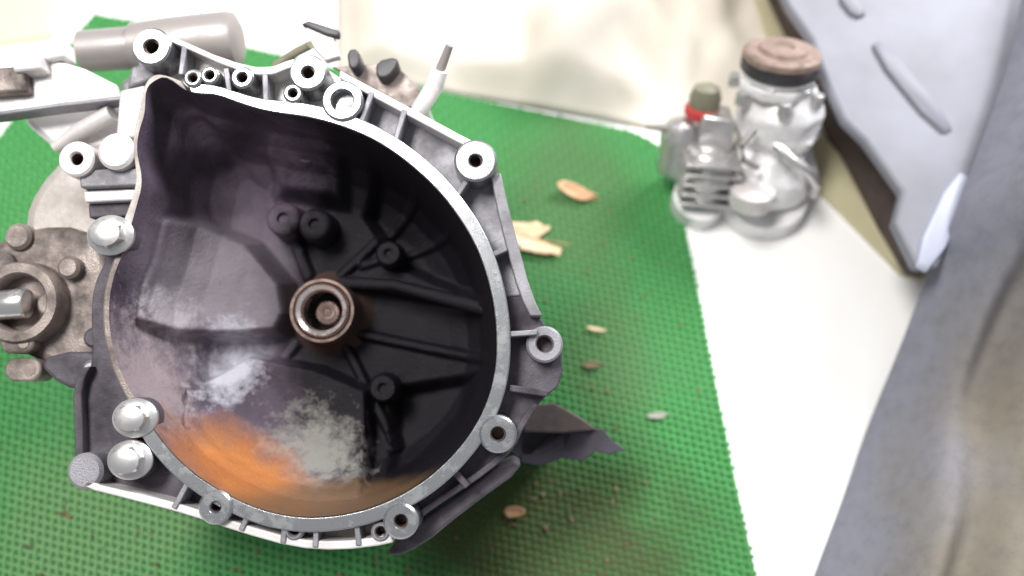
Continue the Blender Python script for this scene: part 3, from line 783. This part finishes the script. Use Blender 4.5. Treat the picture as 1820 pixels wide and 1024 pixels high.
alathe('neck', [(0, 0.17), (0.037, 0.17), (0.037, 0.180), (0.034, 0.182), (0.034, 0.190), (0.038, 0.192), (0.038, AL - 0.034), (0.043, AL - 0.030), (0.043, AL - 0.026), (0, AL - 0.026)], 'bright')
for p_, q_ in (((-0.036, -0.018), (-0.012, -0.040)), ((0.02, -0.042), (0.038, -0.024))):
    mb = MB(al); mb.bar(p_, q_, 0.010, 0.176, AL - 0.03); mb.build('neck_rib', M['zinc'], asm, 35, 0.002)
alathe('gasket', [(0, AL - 0.026), (0.043, AL - 0.026), (0.047, AL - 0.022), (0.047, AL - 0.010), (0.042, AL - 0.008), (0, AL - 0.008)], 'black')
rough_lathe('disc', [(0.002, AL + 0.003), (0.010, AL + 0.003), (0.013, AL + 0.007), (0.027, AL + 0.006), (0.030, AL + 0.001), (0.041, AL + 0.002), (0.046, AL - 0.001), (0.047, AL - 0.008)], 'brown_disc', (0, 0), 0.05, 48, 30)
for i in range(6):
    a = 0.5 + i * math.pi / 3
    cx, cy = 0.052 * math.cos(a), 0.052 * math.sin(a)
    mb = MB(al); mb.prism([(cx + 0.008 * math.cos(q * math.pi / 3), cy + 0.008 * math.sin(q * math.pi / 3)) for q in range(6)], 0.150, 0.166); mb.build('hex_nut', M['zinc'], asm, 30, 0.001)
def abox(name, x0, x1, y0, y1, z0, z1, m, bv=0.003, sk=0.0, sh=1.0):
    mb = MB(al); mb.prism([(x0, y0 + sk), (x1, y0 - sk), (x1, y1 - sk), (x0, y1 + sk)], z0, z1, sh); return mb.build(name, M[m], asm, 35, bv)
rough_lathe('side_housing', [(0.026, 0.012), (0.034, 0.02), (0.036, 0.06), (0.028, 0.082), (0.020, 0.088)], 'zinc', (-0.070, -0.012), 0.06, 40, 30, 1.0, 1.1)
rough_lathe('side_housing', [(0.014, 0.035), (0.022, 0.04), (0.024, 0.09), (0.018, 0.11), (0.008, 0.115)], 'zinc', (-0.108, 0.004), 0.06, 36, 26)
abox('fitting', -0.088, -0.045, -0.02, 0.026, 0.082, 0.128, 'zinc', 0.004, 0.006, 0.9)
alathe('red_ring', [(0, 0.116), (0.020, 0.116), (0.022, 0.119), (0.022, 0.127), (0.018, 0.129), (0, 0.129)], 'red', (-0.082, 0.012), 28)
alathe('cap', [(0, 0.128), (0.019, 0.128), (0.020, 0.140), (0.016, 0.153), (0.008, 0.157), (0, 0.157)], 'olive', (-0.080, 0.014), 28)
for z in (0.022, 0.036, 0.050, 0.064, 0.078):
    abox('fin', -0.106, -0.036, -0.056, -0.008, z, z + 0.0035, 'zinc', 0.001, 0.004)
alathe('outlet', [(0, 0.038), (0.014, 0.038), (0.015, 0.030), (0.025, 0.030), (0.028, 0.034), (0.028, 0.052), (0.020, 0.057), (0, 0.057)], 'cast_pale', (-0.02, -0.06))
mb = MB(al); mb.tube([(0.0, -0.05, 0.11), (0.015, -0.068, 0.10), (0.040, -0.070, 0.085), (0.058, -0.058, 0.06), (0.064, -0.04, 0.035)], 0.0065, 12); mb.build('pipe', M['zinc'], asm, 50)
mb = MB(al); mb.tube([(-0.03, -0.05, 0.13), (-0.045, -0.058, 0.115), (-0.04, -0.062, 0.095), (-0.02, -0.062, 0.085)], 0.004, 10); mb.build('pipe', M['grey_steel'], asm, 50)
mb = MB(al); mb.tube([(-0.10, 0.0, 0.10), (-0.13, 0.0, 0.105), (-0.15, 0.01, 0.10)], [0.006, 0.005, 0.003], 12); mb.build('lever', M['grey_steel'], asm, 50)
# foot down to the bench
mb = MB(lambda x, y, z: Vector((x, y, z)))
mb.lathe((0.012, 0.0), [(0, 0.0), (0.058, 0.0), (0.060, 0.004), (0.056, 0.03), (0, 0.03)], 36); mb.lathe((-0.075, -0.01), [(0, 0.0), (0.034, 0.0), (0.034, 0.03), (0, 0.03)], 28)
mb.build('foot', M['bright'], asm, 40)

# ================================================================== grey sheet-metal cover
ZC = 0.13
cov0 = G(1700, 200, -0.006)
cover = empty('machine_cover', cov0)
tag(cover, 'grey sheet metal machine cover with raised ribs and a dark notch', 'cover')
def cv(x, y, z): return Vector((x, y, z)) - cov0
def g2(px, py, z): q = G(px, py, z); return (q.x, q.y)
def cpris(name, pts, z0, z1, m, bevel, sm=0, shrink=1.0, zr=None):
    q = [Vector(g2(x, y, z1 if zr is None else zr)) for x, y in pts]
    if sm: q = chaikin(q, sm)
    mb = MB(cv); mb.prism(q, z1, z0, shrink); return mb.build(name, M[m], cover, 35, bevel, 3)
cpris('top_panel', [(1340, -120), (1400, 10), (1442, 70), (1468, 145), (1498, 212), (1537, 250), (1602, 340), (1588, 394), (1628, 476), (1668, 478), (1730, 330), (1850, 250), (2050, -120)], 0.112, ZC, 'panel', 0.006)
cpris('skirt', [(1330, -100), (1440, 130), (1478, 236), (1500, 262), (1572, 400), (1618, 478), (1640, 484), (1700, 400), (1820, 240), (2000, -100)], 0.0005, 0.1115, 'dark_brown', 0.002, 0, 1.0, 0.02)  # dark brown paints in the shade under the panel
cpris('shadow_strip', [(1300, -100), (1405, 200), (1440, 330), (1600, 492), (1640, 500), (1700, 420), (1820, 260), (2000, -100)], -0.006, 0.0, 'shadow_khaki', 0.002, 0, 1.0, -0.006)  # khaki strip painted as the cover's shadow on the bench
def ridge(pts, w, m='panel', h=0.005, name='raised_rib'):
    a, b = (Vector(g2(*p, ZC)) for p in pts)
    t = (b - a).normalized(); nn = Vector((-t.y, t.x)) * w / 2
    q = chaikin([a + nn, b + nn, b - nn, a - nn], 1)
    mb = MB(cv); mb.prism(q, ZC + h, ZC - 0.001, 1.12); mb.build(name, M[m], cover, 35, 0.002)
ridge([(1498, -10), (1530, 30)], 0.020, 'panel')
ridge([(1560, 84), (1680, 230)], 0.024, 'panel')
ridge([(1640, 472), (1712, 318)], 0.026, 'panel_highlight', 0.005, 'edge_highlight')  # pale strip painted as the highlight along the folded edge

# ================================================================== grey cloth heaped over the bench edge
EDGE = [(1385, 1200, -0.005), (1448, 1030, -0.005), (1500, 900, -0.004), (1541, 780, -0.002), (1600, 640, 0.02), (1645, 520, 0.07), (1690, 420, 0.145),
        (1735, 290, 0.152), (1775, 170, 0.155), (1800, 80, 0.155), (1820, -40, 0.155), (1840, -160, 0.155)]
edge = chaikin([G(x, y, z) for x, y, z in EDGE], 3, False)
NSg = 90; XW = 0.42
vs, fs = [], []
for i, e in enumerate(edge):
    t = i / (len(edge) - 1)
    for j in range(NSg + 1):
        s_ = (j / NSg) ** 1.5
        x = s_ * XW
        up = 0.13 * (1 - math.exp(-x / 0.045)) + 0.10 * x / XW
        w = sstep(0, 0.05, x)
        fold = 0.015 * math.sin(88 * x + 3.4 * math.sin(3.2 * t) + 0.8) + 0.006 * math.sin(95 * x - 7 * t + 2 * noise.noise(Vector((x * 6, t * 3, 0))))
        fold += 0.034 * noise.noise(Vector((x * 9, t * 5.5, 4))) + 0.006 * noise.noise(Vector((x * 30, t * 14, 8)))
        yy = -0.02 * s_ + 0.012 * math.sin(7 * x + 4 * t)
        vs.append((e.x + x, e.y + yy, e.z + up + fold * w))
nj = NSg + 1
for i in range(len(edge) - 1):
    for j in range(NSg):
        a = i * nj + j; fs.append((a, a + 1, a + nj + 1, a + nj))
cl0 = Vector((edge[10].x, edge[10].y, -0.006))
cloth = obj('draped_cloth', [Vector(v) - cl0 for v in vs], fs, M['cloth'], None, 80)
cloth.location = cl0
uvl = cloth.data.uv_layers.new(name='UVMap')
for lp in cloth.data.loops: uvl.data[lp.index].uv = ((lp.vertex_index % nj) / NSg, (lp.vertex_index // nj) / (len(edge) - 1))
sd = cloth.modifiers.new('thickness', 'SOLIDIFY'); sd.thickness = 0.002; sd.offset = -1
tag(cloth, 'grey and olive heavy cloth heaped in soft folds beside the machine cover', 'cloth')

# ================================================================== loose paper behind the mat
def sheet(name, corners, m, amp, label, cat, z0=-0.0055, n=60, seed=0, lift=None):
    a, b, c_, d = (G(x, y, z0) for x, y in corners)
    o0 = Vector(((a.x + c_.x) / 2, (a.y + c_.y) / 2, z0)); vs, fs = [], []
    for i in range(n + 1):
        for j in range(n + 1):
            u, v = j / n, i / n
            p = (a * (1 - u) + b * u) * (1 - v) + (d * (1 - u) + c_ * u) * v
            z = amp * max(0, noise.noise(Vector((p.x * 4.2, p.y * 2.6, seed))) + 0.25) + 0.2 * amp * abs(noise.noise(Vector((p.x * 15, p.y * 9, seed + 3))))
            z *= sstep(0, 0.12, min(u, v, 1 - u, 1 - v) + 0.02)
            if lift: z += lift(u, v)
            vs.append((p.x - o0.x, p.y - o0.y, z))
    for i in range(n):
        for j in range(n):
            q = i * (n + 1) + j; fs.append((q, q + 1, q + n + 2, q + n + 1))
    o = obj(name, vs, fs, m, None, 80); o.location = o0
    s2 = o.modifiers.new('thickness', 'SOLIDIFY'); s2.thickness = 0.0006; s2.offset = 1
    tag(o, label, cat); return o
sheet('paper_sheet', [(600, 130), (1330, 262), (1560, -260), (600, -260)], M['paper'], 0.09, 'rumpled cream paper sheet on the bench beyond the far mat edge', 'paper', seed=3,
      lift=lambda u, v: 0.06 * math.exp(-((u - 0.52 - 0.2 * v) / 0.11) ** 2) * sstep(0.02, 0.3, v))
sheet('yellow_card', [(-120, 100), (95, 70), (130, -200), (-160, -200)], M['yellow_paper'], 0.008, 'pale yellow card lying on the bench past the gearbox bracket', 'card', seed=9, n=24)
